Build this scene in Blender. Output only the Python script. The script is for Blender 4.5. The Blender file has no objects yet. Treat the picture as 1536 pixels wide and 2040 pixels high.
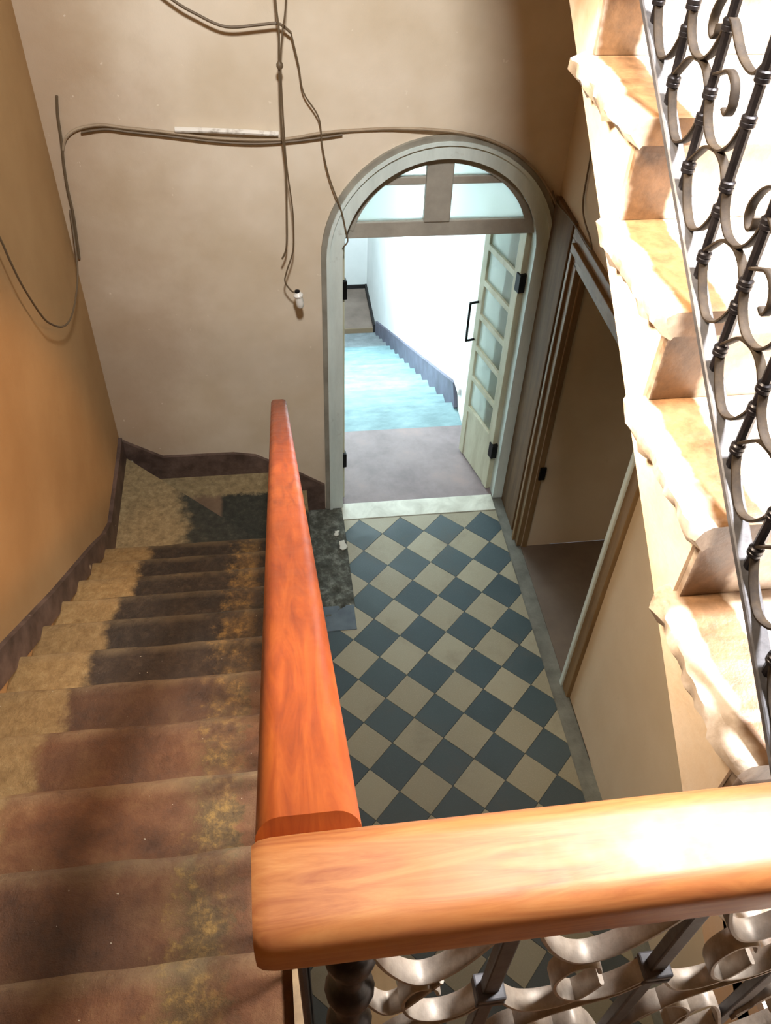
import bpy, bmesh, math, random
from mathutils import Vector, Matrix, noise
random.seed(7)
C = bpy.context.scene.collection
S = bpy.context.scene

# ------------------------------------------------------------------ camera, world, lights, exposure
cam_d = bpy.data.cameras.new('camera'); cam = bpy.data.objects.new('camera', cam_d); C.objects.link(cam)
R0, R1, R2 = (0.99115, -0.12824, 0.03459), (-0.06659, -0.70846, -0.70260), (0.11460, 0.69408, -0.71073)
cam.matrix_world = Matrix(((R0[0], -R1[0], -R2[0], -0.484), (R0[1], -R1[1], -R2[1], -3.874), (R0[2], -R1[2], -R2[2], 4.173), (0, 0, 0, 1)))
cam_d.sensor_fit = 'HORIZONTAL'; cam_d.sensor_width = 36; cam_d.lens = 36 * 1694.1 / 1536; cam_d.clip_start = 0.02
S.camera = cam
S.view_settings.view_transform = 'Standard'; S.view_settings.look = 'None'; S.view_settings.gamma = 1
S.view_settings.use_curve_mapping = False; S.view_settings.exposure = 0.0
w = bpy.data.worlds.new('world'); S.world = w; w.use_nodes = True
w.node_tree.nodes['Background'].inputs[0].default_value = (0.55, 0.62, 0.7, 1); w.node_tree.nodes['Background'].inputs[1].default_value = 0.4

def area(name, loc, target, size, power, color, size_y=None, spread=180):
    d = bpy.data.lights.new(name, 'AREA'); d.shape = 'RECTANGLE'; d.size = size; d.size_y = size_y or size
    d.energy = power; d.color = color; d.spread = math.radians(spread)
    o = bpy.data.objects.new(name, d); C.objects.link(o); o.location = loc
    o.rotation_euler = (Vector(target) - Vector(loc)).to_track_quat('-Z', 'Y').to_euler(); return o
def spot(name, loc, target, angle, blend, power, color, radius):
    d = bpy.data.lights.new(name, 'SPOT'); d.energy = power; d.color = color; d.spot_size = math.radians(angle); d.spot_blend = blend
    d.shadow_soft_size = radius
    o = bpy.data.objects.new(name, d); C.objects.link(o); o.location = loc
    o.rotation_euler = (Vector(target) - Vector(loc)).to_track_quat('-Z', 'Y').to_euler(); return o
area('stairwell_skylight', (-0.32, -2.85, 5.45), (-0.12, 0.3, 2.3), 0.3, 58, (1.0, 0.98, 0.96), spread=104)
area('flight_side_fill', (-0.95, -3.0, 4.62), (0.1, -2.72, 3.42), 0.3, 16, (1.0, 0.80, 0.58), spread=52)  # unseen area light added to brighten the side of the right flight
area('upper_window', (0.85, -2.95, 5.5), (0.46, -3.05, 3.5), 0.45, 92, (1.0, 0.97, 0.95), spread=64)
spot('warm_fill_spot', (0.80, -2.0, 3.45), (-1.48, -1.75, 1.35), 56, 0.35, 160, (1.0, 0.50, 0.19), 0.15)  # unseen warm spot added to light the lower left wall
area('hall_window', (-0.55, 3.5, 1.1), (0.9, 3.5, -0.6), 1.3, 500, (0.80, 0.95, 1.0), size_y=3.2)

# ------------------------------------------------------------------ node helpers
def lin(h):
    r = []
    for i in (0, 2, 4):
        v = int(h[i:i+2], 16) / 255; r.append(v / 12.92 if v <= 0.04045 else ((v + 0.055) / 1.055) ** 2.4)
    return (*r, 1)
class NT:
    def __init__(s, name):
        s.m = bpy.data.materials.new(name); s.m.use_nodes = True; s.t = s.m.node_tree; s.n = s.t.nodes; s.l = s.t.links
        s.b = s.n['Principled BSDF']; s.geo = s.n.new('ShaderNodeNewGeometry'); s.pos = s.geo.outputs['Position']
        s.sep = s.n.new('ShaderNodeSeparateXYZ'); s.l.new(s.pos, s.sep.inputs[0])
        s.x, s.y, s.z = s.sep.outputs
    def new(s, ty, **kw):
        n = s.n.new(ty)
        for k, v in kw.items(): setattr(n, k, v)
        return n
    def setin(s, sock, v):
        if hasattr(v, 'is_output') or isinstance(v, bpy.types.NodeSocket): s.l.new(v, sock)
        else: sock.default_value = v
    def vec(s, sc=(1, 1, 1), src=None, rot=(0, 0, 0), loc=(0, 0, 0)):
        n = s.new('ShaderNodeMapping'); n.inputs['Scale'].default_value = sc; n.inputs['Rotation'].default_value = rot; n.inputs['Location'].default_value = loc
        s.l.new(src or s.pos, n.inputs[0]); return n.outputs[0]
    def noise(s, scale, detail=4, rough=0.6, vec=None, dist=0.0):
        n = s.new('ShaderNodeTexNoise'); n.inputs['Scale'].default_value = scale; n.inputs['Detail'].default_value = detail
        n.inputs['Roughness'].default_value = rough; n.inputs['Distortion'].default_value = dist
        s.l.new(vec or s.pos, n.inputs['Vector']); return n.outputs['Fac']
    def ramp(s, fac, stops, interp='LINEAR'):
        n = s.new('ShaderNodeValToRGB'); cr = n.color_ramp; cr.interpolation = interp
        while len(cr.elements) > 1: cr.elements.remove(cr.elements[0])
        cr.elements[0].position = stops[0][0]; cr.elements[0].color = stops[0][1]
        for p, c in stops[1:]:
            e = cr.elements.new(p); e.color = c
        s.setin(n.inputs[0], fac); return n.outputs[0]
    def mr(s, v, a, b, c=0.0, d=1.0):
        n = s.new('ShaderNodeMapRange', interpolation_type='SMOOTHSTEP'); s.setin(n.inputs[0], v)
        n.inputs[1].default_value = a; n.inputs[2].default_value = b; n.inputs[3].default_value = c; n.inputs[4].default_value = d; return n.outputs[0]
    def math(s, op, a, b=0.0):
        n = s.new('ShaderNodeMath', operation=op); s.setin(n.inputs[0], a); s.setin(n.inputs[1], b); return n.outputs[0]
    def mix(s, f, a, b, mode='MIX'):
        n = s.new('ShaderNodeMix', data_type='RGBA', blend_type=mode); s.setin(n.inputs[0], f); s.setin(n.inputs[6], a); s.setin(n.inputs[7], b); return n.outputs[2]
    def bump(s, h, strength=0.3, dist=0.01):
        n = s.new('ShaderNodeBump'); n.inputs['Strength'].default_value = strength; n.inputs['Distance'].default_value = dist
        s.l.new(h, n.inputs['Height']); s.l.new(n.outputs[0], s.b.inputs['Normal'])
    def out(s, col=None, rough=None, metal=None, **kw):
        if col is not None: s.setin(s.b.inputs['Base Color'], col)
        if rough is not None: s.setin(s.b.inputs['Roughness'], rough)
        if metal is not None: s.setin(s.b.inputs['Metallic'], metal)
        for k, v in kw.items(): s.setin(s.b.inputs[k], v)
        return s.m

def m_plaster(name, c1, c2, c3, warm=None):
    t = NT(name); n1 = t.noise(1.1, 4, 0.6); n2 = t.noise(9, 6, 0.7)
    c = t.ramp(n1, [(0.35, lin(c1)), (0.62, lin(c2))])
    c = t.mix(t.mr(n2, 0.6, 0.78, 0, 0.35), c, lin(c3))
    t.bump(t.noise(35, 6, 0.7), 0.12, 0.01); return t.out(c, 0.85)
M = {}
M['plaster'] = m_plaster('wall_plaster', 'cbb99c', 'd8c8ae', 'b6a283')
t = NT('left_wall_plaster')
c = t.ramp(t.noise(1.3, 4, 0.6), [(0.35, lin('a98658')), (0.65, lin('b89668'))])
c = t.mix(t.mr(t.noise(7, 6, 0.7), 0.6, 0.8, 0, 0.3), c, lin('8f6c48'))
t.bump(t.noise(30, 6, 0.7), 0.15, 0.01); M['plaster_left'] = t.out(c, 0.85)
t = NT('back_wall_plaster')           # browner towards the left corner, greyer band lower down, pale specks
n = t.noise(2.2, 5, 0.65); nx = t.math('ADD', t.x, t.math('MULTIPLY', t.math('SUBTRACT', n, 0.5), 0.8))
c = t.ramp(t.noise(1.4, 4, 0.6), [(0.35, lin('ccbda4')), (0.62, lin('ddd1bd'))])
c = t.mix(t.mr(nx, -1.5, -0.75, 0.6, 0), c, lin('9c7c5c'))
c = t.mix(t.mr(t.math('ADD', t.math('ABSOLUTE', t.math('SUBTRACT', t.z, 1.25)), t.math('MULTIPLY', n, 0.5)), 0.25, 0.6, 0.22, 0), c, lin('a79c8c'))
c = t.mix(t.mr(t.noise(30, 3, 0.5), 0.72, 0.76, 0, 0.4), c, lin('efe6d4'))
t.bump(t.noise(28, 6, 0.7), 0.15, 0.01); M['plaster_back'] = t.out(c, 0.85)
M['hall_wall'] = m_plaster('hall_plaster', 'dfe3e2', 'eceeee', 'd2d8d8')
t = NT('dark_skirting'); c = t.ramp(t.noise(9, 5, 0.7), [(0.35, lin('463730')), (0.7, lin('6e5b52'))])
c = t.mix(t.mr(t.noise(14, 2, 0.5, vec=t.vec((1, 1, 1), loc=(3, 2, 1))), 0.74, 0.76), c, lin('b9ae98')); M['skirting'] = t.out(c, 0.6)
t = NT('hall_skirting'); M['hall_skirting'] = t.out(t.ramp(t.noise(6, 4), [(0.3, lin('4d4c5c')), (0.7, lin('66687a'))]), 0.6)
t = NT('black_skirting'); M['black_skirting'] = t.out(lin('1d1a1a'), 0.5)
# tiles
def m_tile(name, a, b, speck, amt):
    t = NT(name); oi = t.new('ShaderNodeObjectInfo')
    c = t.mix(oi.outputs['Random'], lin(a), lin(b))
    c = t.mix(t.mr(t.noise(160, 3, 0.8), 0.45, 0.75, 0, amt), c, lin(speck))
    c = t.mix(t.mr(t.noise(2.5, 5, 0.7), 0.5, 0.8, 0, 0.4), c, lin('5d564a'))
    c = t.mix(t.mr(t.y, -1.0, -2.6, 0, 0.25), c, lin('5a4a3c'))  # floor shade towards the landing painted in as a brown tint
    t.bump(t.noise(200, 2), 0.05, 0.002); return t.out(c, t.mr(t.noise(5, 3), 0.3, 0.7, 0.45, 0.65))
M['tile_light'] = m_tile('cream_cement_tile', '9f9b84', '918b74', 'b5b19d', 0.4)
M['tile_dark'] = m_tile('slate_blue_cement_tile', '384a50', '415256', '5d6e70', 0.3)
t = NT('grey_cement_floor'); c = t.ramp(t.noise(6, 6, 0.7), [(0.3, lin('5d5e56')), (0.7, lin('84867c'))]); t.bump(t.noise(40, 5), 0.3, 0.01); M['cement'] = t.out(c, 0.85)
t = NT('broken_plaster_floor'); n = t.noise(14, 8, 0.75)
c = t.ramp(n, [(0.3, lin('2f302b')), (0.5, lin('55584f')), (0.66, lin('8a8f86')), (0.8, lin('b4bab2'))]); t.bump(n, 0.8, 0.02); M['rubble'] = t.out(c, 0.9)
t = NT('threshold_marble'); c = t.ramp(t.noise(7, 6, 0.6, dist=0.6), [(0.3, lin('b3b5a6')), (0.6, lin('d6d9cb')), (0.8, lin('e8ebe0'))]); M['threshold'] = t.out(c, 0.45)
t = NT('slate_slab'); c = t.ramp(t.noise(9, 6), [(0.3, lin('4c5a66')), (0.7, lin('66747c'))]); M['slate'] = t.out(c, 0.6)
t = NT('pink_hall_floor'); c = t.ramp(t.noise(3, 6, 0.65), [(0.3, lin('756b6c')), (0.55, lin('8c8081')), (0.75, lin('9c8884'))])
c = t.mix(t.mr(t.noise(20, 6, 0.7), 0.62, 0.8, 0, 0.5), c, lin('70706c')); M['hall_floor'] = t.out(c, 0.7)
t = NT('hall_step_paint'); c = t.ramp(t.noise(5, 6, 0.65, vec=t.vec((1, 2.5, 1))), [(0.3, lin('5f7b80')), (0.55, lin('76959a')), (0.75, lin('8aa6aa'))])
oi = t.new('ShaderNodeObjectInfo'); c = t.mix(t.mr(oi.outputs['Random'], 0, 1, 0, 0.3), c, lin('4d686d'))
c = t.mix(t.mr(t.y, 4.75, 4.95, 0, 1), c, t.ramp(t.noise(7, 5), [(0.3, lin('5c6468')), (0.7, lin('7b8488'))])); M['hall_steps'] = t.out(c, 0.7)  # shade over the lower steps put into the colour as grey
t = NT('brown_platform'); c = t.ramp(t.noise(3, 5), [(0.3, lin('6f5f55')), (0.7, lin('8d7d72'))]); M['platform'] = t.out(c, 0.6)
t = NT('brown_platform_edge'); M['platform_edge'] = t.out(lin('8c7a62'), 0.6)
t = NT('side_room_floor'); c = t.ramp(t.noise(3, 5), [(0.3, lin('5f5348')), (0.7, lin('74675a'))]); M['room_floor'] = t.out(c, 0.7)
# worn stair: dark trodden middle, yellow paint left at the wall end, crumbled cement at the rail end
t = NT('worn_cement_steps')
n = t.noise(7, 7, 0.7); nf = t.noise(26, 7, 0.75); nb = t.noise(2.0, 4, 0.6)
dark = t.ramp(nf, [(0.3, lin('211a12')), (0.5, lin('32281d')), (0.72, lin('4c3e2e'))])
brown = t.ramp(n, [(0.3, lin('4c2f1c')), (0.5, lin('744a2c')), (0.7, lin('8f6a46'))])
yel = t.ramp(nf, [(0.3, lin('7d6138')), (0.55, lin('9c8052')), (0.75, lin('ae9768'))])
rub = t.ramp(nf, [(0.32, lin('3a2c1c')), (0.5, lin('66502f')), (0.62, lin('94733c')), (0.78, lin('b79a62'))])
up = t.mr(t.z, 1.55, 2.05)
c = t.mix(t.math('MULTIPLY', up, t.mr(nb, 0.3, 0.6, 0.6, 1.0)), dark, brown)  # warm light on the upper steps put into the colour as brown
xw = t.math('ADD', t.x, t.math('MULTIPLY', t.math('SUBTRACT', n, 0.5), 0.16))
c = t.mix(t.mr(xw, -1.20, -1.24), c, yel)
xr = t.math('ADD', t.x, t.math('MULTIPLY', t.math('SUBTRACT', nf, 0.5), 0.22))
band = t.math('MULTIPLY', t.mr(xr, -0.80, -0.74), t.mr(xr, -0.63, -0.66))
c = t.mix(t.math('MULTIPLY', band, t.mr(n, 0.38, 0.55, 0.2, 0.95)), c, rub)
spk = t.mr(t.noise(70, 2, 0.5), 0.77, 0.79); c = t.mix(spk, c, lin('d8cdb4'))
at = t.new('ShaderNodeAttribute'); at.attribute_name = 'nosing_light'
c = t.mix(t.math('MULTIPLY', at.outputs['Fac'], t.mr(n, 0.35, 0.6, 0.08, 0.38)), c, lin('93805f'))  # highlight on the rounded nosings painted in, broken up by noise
oi = t.new('ShaderNodeObjectInfo'); c = t.mix(t.mr(oi.outputs['Random'], 0, 1, 0, 0.28), c, lin('1f170f'))
t.bump(nf, 0.8, 0.016); M['steps'] = t.out(c, t.mr(n, 0.3, 0.7, 0.5, 0.85))
t = NT('worn_winder_treads')
n = t.noise(6, 7, 0.7); nf = t.noise(26, 7, 0.75)
dark = t.ramp(nf, [(0.3, lin('22231d')), (0.55, lin('36372e')), (0.75, lin('545243'))])
yel = t.ramp(nf, [(0.3, lin('6a5b40')), (0.55, lin('91805d')), (0.75, lin('ab9c78'))])
brn = t.ramp(n, [(0.3, lin('5e4a38')), (0.7, lin('7d6852'))])
xw = t.math('ADD', t.x, t.math('MULTIPLY', t.math('SUBTRACT', n, 0.5), 0.35))
c = t.mix(t.mr(xw, -1.14, -1.04), yel, dark)
low = t.mr(t.z, 0.46, 0.44)
yw = t.math('ADD', t.y, t.math('MULTIPLY', t.math('SUBTRACT', nf, 0.5), 0.12))
c2 = t.mix(t.mr(yw, 0.10, 0.06), yel, t.mix(t.mr(t.math('ADD', t.x, t.math('MULTIPLY', nf, 0.03)), -0.89, -0.86), brn, dark))
c = t.mix(low, c, c2); t.bump(nf, 0.5, 0.012); M['winder'] = t.out(c, 0.8)
# marble treads / limewashed flight
t = NT('white_marble_tread'); c = t.ramp(t.noise(8, 7, 0.7), [(0.3, lin('9a8672')), (0.5, lin('cfc2b4')), (0.7, lin('e9e2dc'))])
c = t.mix(t.mr(t.noise(2.8, 3, 0.5, vec=t.vec(loc=(5, 1, 2))), 0.68, 0.7, 0, 0.6), c, lin('8f8f90'))
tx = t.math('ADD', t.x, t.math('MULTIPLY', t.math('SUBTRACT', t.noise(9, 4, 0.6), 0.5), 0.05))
c = t.mix(t.math('MULTIPLY', t.mr(tx, 0.095, 0.115), t.mr(tx, 0.19, 0.175)), c, t.ramp(t.noise(22, 5, 0.7), [(0.3, lin('49331e')), (0.7, lin('735437'))]))  # shade beside the bottom rail painted into the tread tops
t.bump(t.noise(60, 4), 0.2, 0.004); M['marble'] = t.out(c, 0.4)
t = NT('limewashed_side'); c = t.ramp(t.noise(6, 5, 0.6), [(0.3, lin('e2c9a8')), (0.6, lin('efe0cc'))]); t.bump(t.noise(25, 6), 0.2, 0.01); M['limewash'] = t.out(c, 0.8)
# woods
def m_wood(name, c0, c1, c2, sc, rough=0.22):
    t = NT(name); v = t.vec(sc); d = t.noise(1.2, 3, 0.5, vec=v)
    g = t.noise(6, 8, 0.65, vec=v, dist=1.2)
    c = t.ramp(g, [(0.3, lin(c0)), (0.5, lin(c1)), (0.72, lin(c2))])
    c = t.mix(t.mr(t.noise(30, 5, 0.7), 0.68, 0.8, 0, 0.35), c, lin('d89058'))
    t.bump(g, 0.06, 0.003); return t.out(c, t.mr(t.noise(14, 5), 0.3, 0.7, rough, rough + 0.2), **{'Coat Weight': 0.2, 'Coat Roughness': 0.4})
M['wood_side'] = m_wood('varnished_wood_along_stairs', '7a2f0e', '944010', 'ab541a', (9, 0.8, 0.8), 0.42)
M['wood_front'] = m_wood('varnished_wood_rail', '98562e', 'b0703e', 'c0854e', (1.3, 12, 12), 0.42)
t = NT('pale_door_paint'); c = t.ramp(t.noise(5, 6, 0.7, vec=t.vec((3, 3, 0.6))), [(0.3, lin('b4b297')), (0.6, lin('cbcbb4'))]); c = t.mix(t.mr(t.noise(12, 5), 0.62, 0.75, 0, 0.5), c, lin('8d8468')); M['door_paint'] = t.out(c, 0.5)
t = NT('grey_green_frame_paint'); c = t.ramp(t.noise(4, 6, 0.7, vec=t.vec((3, 3, 0.6))), [(0.3, lin('c2d0cc')), (0.65, lin('d6e4e0'))]); c = t.mix(t.mr(t.noise(12, 5), 0.62, 0.75, 0, 0.4), c, lin('8b8a7c')); M['frame_paint'] = t.out(c, 0.5)
t = NT('backlit_transom_paint'); c = t.ramp(t.noise(4, 6, 0.7), [(0.3, lin('8f8b80')), (0.65, lin('a8a499'))]); M['transom_backlit'] = t.out(c, 0.55)  # darker copy for the transom bars, their backlit shade put into the colour
t = NT('moulding_grey_paint'); M['mould_paint'] = t.out(t.ramp(t.noise(8, 5), [(0.3, lin('7e7b70')), (0.7, lin('98968a'))]), 0.55)
t = NT('tan_casing_paint'); c = t.ramp(t.noise(4, 6, 0.7, vec=t.vec((4, 4, 0.5))), [(0.3, lin('6d5536')), (0.65, lin('8e744f'))]); M['casing'] = t.out(c, 0.5)
t = NT('shaded_casing_paint'); M['casing_shade'] = t.out(t.ramp(t.noise(4, 6, 0.7, vec=t.vec((4, 4, 0.5))), [(0.3, lin('4f3a24')), (0.65, lin('6e5436'))]), 0.8)  # darker casing copy, dim warm light on the trim put into its colour
# metals
def m_iron(name, a, b, rough, metal=0.6):
    t = NT(name); c = t.ramp(t.noise(40, 5, 0.7), [(0.3, lin(a)), (0.7, lin(b))]); t.bump(t.noise(120, 3), 0.15, 0.002); return t.out(c, rough, metal)
M['iron'] = m_iron('black_wrought_iron', '17161a', '2c2a2e', 0.38)
M['iron_grey'] = m_iron('rubbed_grey_iron', '1b1715', '30281f', 0.7, 0.0)
M['iron_grey'].node_tree.nodes['Principled BSDF'].inputs['Specular IOR Level'].default_value = 0.12
M['iron_rail'] = m_iron('grey_painted_flat_bar', '3c3c3f', '55555a', 0.55, 0.3)
M['iron_front'] = m_iron('worn_grey_iron', '7c736a', 'a89e92', 0.5, 0.35)
M['hinge'] = m_iron('black_hinge_iron', '0e0e0f', '1e1e20', 0.5)
t = NT('cable_grey'); M['cable'] = t.out(lin('64543f'), 0.6)
t = NT('cable_painted'); M['cable_painted'] = t.out(t.ramp(t.noise(8, 4), [(0.3, lin('8d7a62')), (0.7, lin('a8977e'))]), 0.7)
t = NT('conduit_white'); M['conduit'] = t.out(t.ramp(t.noise(20, 5), [(0.35, lin('9d9282')), (0.55, lin('dedad0'))]), 0.4)
t = NT('white_bakelite'); M['white'] = t.out(lin('e6e6e0'), 0.35)
t = NT('plaster_flake'); M['flake'] = t.out(lin('c9c9bd'), 0.9)
t = NT('cream_sheet'); M['sheet'] = t.out(t.ramp(t.noise(6, 4), [(0.3, lin('c9ad85')), (0.7, lin('dcc39c'))]), 0.8)
def m_glass(name, tint):
    t = NT(name); tr = t.new('ShaderNodeBsdfTranslucent'); tr.inputs[0].default_value = tint
    gl = t.new('ShaderNodeBsdfGlossy'); gl.inputs['Roughness'].default_value = 0.3
    tp = t.new('ShaderNodeBsdfRefraction'); tp.inputs['Roughness'].default_value = 0.6; tp.inputs['IOR'].default_value = 1.05; tp.inputs[0].default_value = tint
    m1 = t.new('ShaderNodeMixShader'); m1.inputs[0].default_value = 0.45; t.l.new(tr.outputs[0], m1.inputs[1]); t.l.new(tp.outputs[0], m1.inputs[2])
    m2 = t.new('ShaderNodeMixShader'); m2.inputs[0].default_value = 0.07; t.l.new(m1.outputs[0], m2.inputs[1]); t.l.new(gl.outputs[0], m2.inputs[2])
    t.l.new(m2.outputs[0], t.n['Material Output'].inputs[0]); return t.m
M['glass'] = m_glass('frosted_glass', (0.95, 0.99, 0.97, 1))

# ------------------------------------------------------------------ mesh helpers
def finish(bm, name, m, loc, smooth):
    me = bpy.data.meshes.new(name); bmesh.ops.recalc_face_normals(bm, faces=bm.faces); bm.to_mesh(me); bm.free()
    me.transform(Matrix.Translation(-Vector(loc))); me.materials.append(M[m] if isinstance(m, str) else m)
    if smooth:
        for p in me.polygons: p.use_smooth = True
        try: me.set_sharp_from_angle(angle=math.radians(40))
        except Exception: pass
    return me
def wloc(o):
    v = Vector((0, 0, 0))
    while o: v += o.location; o = o.parent
    return v
def obj(name, bm, m, parent=None, loc=None, smooth=False, kind=None, label=None, cat=None, group=None):
    """link one mesh object; coordinates in bm are world coordinates"""
    if loc is None:
        if parent is not None: loc = wloc(parent)
        else:
            vs = [v.co for v in bm.verts]; loc = Vector((sum(v.x for v in vs) / len(vs), sum(v.y for v in vs) / len(vs), min(v.z for v in vs)))
    me = finish(bm, name, m, loc, smooth); o = bpy.data.objects.new(name, me); C.objects.link(o)
    o.parent = parent; o.location = Vector(loc) - (wloc(parent) if parent else Vector((0, 0, 0)))
    return tag(o, label, cat, group, kind)
def tag(o, label=None, cat=None, group=None, kind=None):
    if label: o['label'] = label
    if cat: o['category'] = cat
    if group: o['group'] = group
    if kind: o['kind'] = kind
    return o
def thing(name, loc, label=None, cat=None, group=None, kind=None):
    o = bpy.data.objects.new(name, None); C.objects.link(o); o.location = loc; o.empty_display_size = 0.1
    return tag(o, label, cat, group, kind)
def box(bm, x0, x1, y0, y1, z0, z1, bev=0.0):
    r = bmesh.ops.create_cube(bm, size=1); vs = r['verts']
    for v in vs: v.co = Vector(((x0 + x1) / 2 + v.co.x * (x1 - x0), (y0 + y1) / 2 + v.co.y * (y1 - y0), (z0 + z1) / 2 + v.co.z * (z1 - z0)))
    if bev: bmesh.ops.bevel(bm, geom=list({e for v in vs for e in v.link_edges}), offset=bev, segments=2, affect='EDGES', profile=0.5)
def B(*a, **k): bm = bmesh.new(); box(bm, *a, **k); return bm
def prism(bm, pts, axis, a, b):
    """extrude polygon pts (2 coords of the other axes, in order) along axis from a to b"""
    def P(p, t):
        return {'x': (t, p[0], p[1]), 'y': (p[0], t, p[1]), 'z': (p[0], p[1], t)}[axis]
    v0 = [bm.verts.new(P(p, a)) for p in pts]; v1 = [bm.verts.new(P(p, b)) for p in pts]; n = len(pts)
    bm.faces.new(v0); bm.faces.new(v1[::-1])
    for i in range(n): bm.faces.new((v0[i], v0[(i + 1) % n], v1[(i + 1) % n], v1[i]))
def PR(pts, axis, a, b): bm = bmesh.new(); prism(bm, pts, axis, a, b); return bm
def sweep(bm, path, prof, up=None, closed=False, caps=True):
    """sweep closed profile (a,b) along path points; a along side, b along up"""
    path = [Vector(p) for p in path]; n = len(path); rings = []; prev = None
    for i, p in enumerate(path):
        tng = (path[(i + 1) % n] - path[i - 1]) if closed else (path[min(i + 1, n - 1)] - path[max(i - 1, 0)])
        tng.normalize()
        u = Vector(up) if up is not None else (prev or (Vector((0, 0, 1)) if abs(tng.z) < 0.9 else Vector((1, 0, 0))))
        s_ = tng.cross(u)
        if s_.length < 1e-5: s_ = tng.cross(Vector((0.3, 1, 0.2)))
        s_.normalize(); u2 = s_.cross(tng).normalized()
        if up is None: prev = u2
        rings.append([bm.verts.new(p + s_ * a + u2 * b) for a, b in prof])
    m = len(prof); rng = range(n) if closed else range(n - 1)
    for i in rng:
        r0, r1 = rings[i], rings[(i + 1) % n]
        for j in range(m): bm.faces.new((r0[j], r0[(j + 1) % m], r1[(j + 1) % m], r1[j]))
    if caps and not closed: bm.faces.new(rings[0][::-1]); bm.faces.new(rings[-1])
def circ(r, n=8): return [(r * math.cos(2 * math.pi * i / n), r * math.sin(2 * math.pi * i / n)) for i in range(n)]
def spline(pts, sub=6):
    pts = [Vector(p) for p in pts]; out = []
    for i in range(len(pts) - 1):
        p0, p1, p2, p3 = pts[max(i - 1, 0)], pts[i], pts[i + 1], pts[min(i + 2, len(pts) - 1)]
        for k in range(sub):
            t = k / sub; out.append(0.5 * ((2 * p1) + (p2 - p0) * t + (2 * p0 - 5 * p1 + 4 * p2 - p3) * t * t + (3 * p1 - p0 - 3 * p2 + p3) * t ** 3))
    out.append(pts[-1]); return out
def tube(pts, r, n=8, sub=6): bm = bmesh.new(); sweep(bm, spline(pts, sub) if sub else pts, circ(r, n)); return bm
def rrect(w_, h, r, n=4):
    o = []
    for cx, cy, a0 in ((w_/2-r, h/2-r, 0), (-w_/2+r, h/2-r, 90), (-w_/2+r, -h/2+r, 180), (w_/2-r, -h/2+r, 270)):
        for k in range(n + 1):
            a = math.radians(a0 + 90 * k / n); o.append((cx + r * math.cos(a), cy + r * math.sin(a)))
    return o
def lathe(bm, cx, cy, prof, n=14):
    rings = [[bm.verts.new((cx + r * math.cos(2*math.pi*i/n), cy + r * math.sin(2*math.pi*i/n), z)) for i in range(n)] for r, z in prof]
    for a, b in zip(rings, rings[1:]):
        for j in range(n): bm.faces.new((a[j], a[(j+1) % n], b[(j+1) % n], b[j]))
    bm.faces.new(rings[0][::-1]); bm.faces.new(rings[-1])

# ------------------------------------------------------------------ room shell
XL, XR, YB, ZC = -1.48, 1.05, 0.29, 7.6
YN = -5.3
obj('wall_left', B(XL - 0.2, XL, YN - 0.2, YB + 0.26, -0.2, ZC), 'plaster_left', kind='structure')
CX, RI, RO, ZS = 0.43, 0.53, 0.645, 1.88          # arch centre, clear radius, outer radius, spring height
RW = 0.56
arc = [(CX - RW * math.cos(math.pi * k / 24), ZS + RW * math.sin(math.pi * k / 24)) for k in range(25)]
obj('wall_back', PR([(XL, -0.2), (CX - RW, -0.2)] + arc + [(CX + RW, -0.2), (2.6, -0.2), (2.6, ZC), (XL, ZC)], 'y', YB, YB + 0.26), 'plaster_back', kind='structure')
# right wall with the side opening (y -1.28..-0.20, z up to 2.05)
OY0, OY1, OZ = -1.29, -0.20, 2.06
bm = bmesh.new(); prism(bm, [(YN, -0.2), (OY0, -0.2), (OY0, OZ), (OY1, OZ), (OY1, -0.2), (YB, -0.2), (YB, ZC), (YN, ZC)], 'x', XR, XR + 0.2)
obj('wall_right', bm, 'plaster', kind='structure')
obj('wall_front', B(XL - 0.2, XR + 0.2, YN - 0.2, YN, -0.2, ZC), 'plaster', kind='structure')
obj('ceiling', B(XL - 0.2, XR + 0.2, YN - 0.2, YB + 0.26, ZC, ZC + 0.15), 'plaster', kind='structure')
# side room behind the opening
obj('wall_side_room', B(XR + 0.2, 2.6, OY1, OY1 + 0.12, 0, 2.6), 'plaster', kind='structure')
obj('wall_side_room_near', B(XR + 0.2, 2.6, -1.9, -1.78, 0, 2.6), 'plaster', kind='structure')
obj('wall_side_room_end', B(2.6, 2.72, -1.9, YB, 0, 2.6), 'plaster', kind='structure')
obj('ceiling_side_room', B(XR + 0.2, 2.72, -1.9, OY1 + 0.12, 2.6, 2.7), 'plaster', kind='structure')

# ground floor: cement bed with diagonal cement tiles
fl = obj('floor', B(XL, XR, YN, YB + 0.26, -0.2, -0.010), 'cement', kind='structure')
obj('floor_side_room', B(XR, 2.6, -1.78, OY1, -0.2, -0.002), 'room_floor', kind='structure')
hd = 0.1414
def clip(poly, f):
    out = []
    for i, p in enumerate(poly):
        q = poly[(i + 1) % len(poly)]; a, b = f(p), f(q)
        if a >= 0: out.append(p)
        if (a >= 0) != (b >= 0): t_ = a / (a - b); out.append((p[0] + (q[0] - p[0]) * t_, p[1] + (q[1] - p[1]) * t_))
    return out
def area2(p): return abs(sum(p[i][0] * p[(i+1) % len(p)][1] - p[(i+1) % len(p)][0] * p[i][1] for i in range(len(p)))) / 2
def tile_mesh(poly, loc, m):
    bm = bmesh.new(); cx = sum(p[0] for p in poly) / len(poly); cy = sum(p[1] for p in poly) / len(poly)
    prism(bm, poly, 'z', -0.010, 0.0); return finish(bm, 'tile', m, loc, False)
g = 0.0016; full = {}
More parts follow.
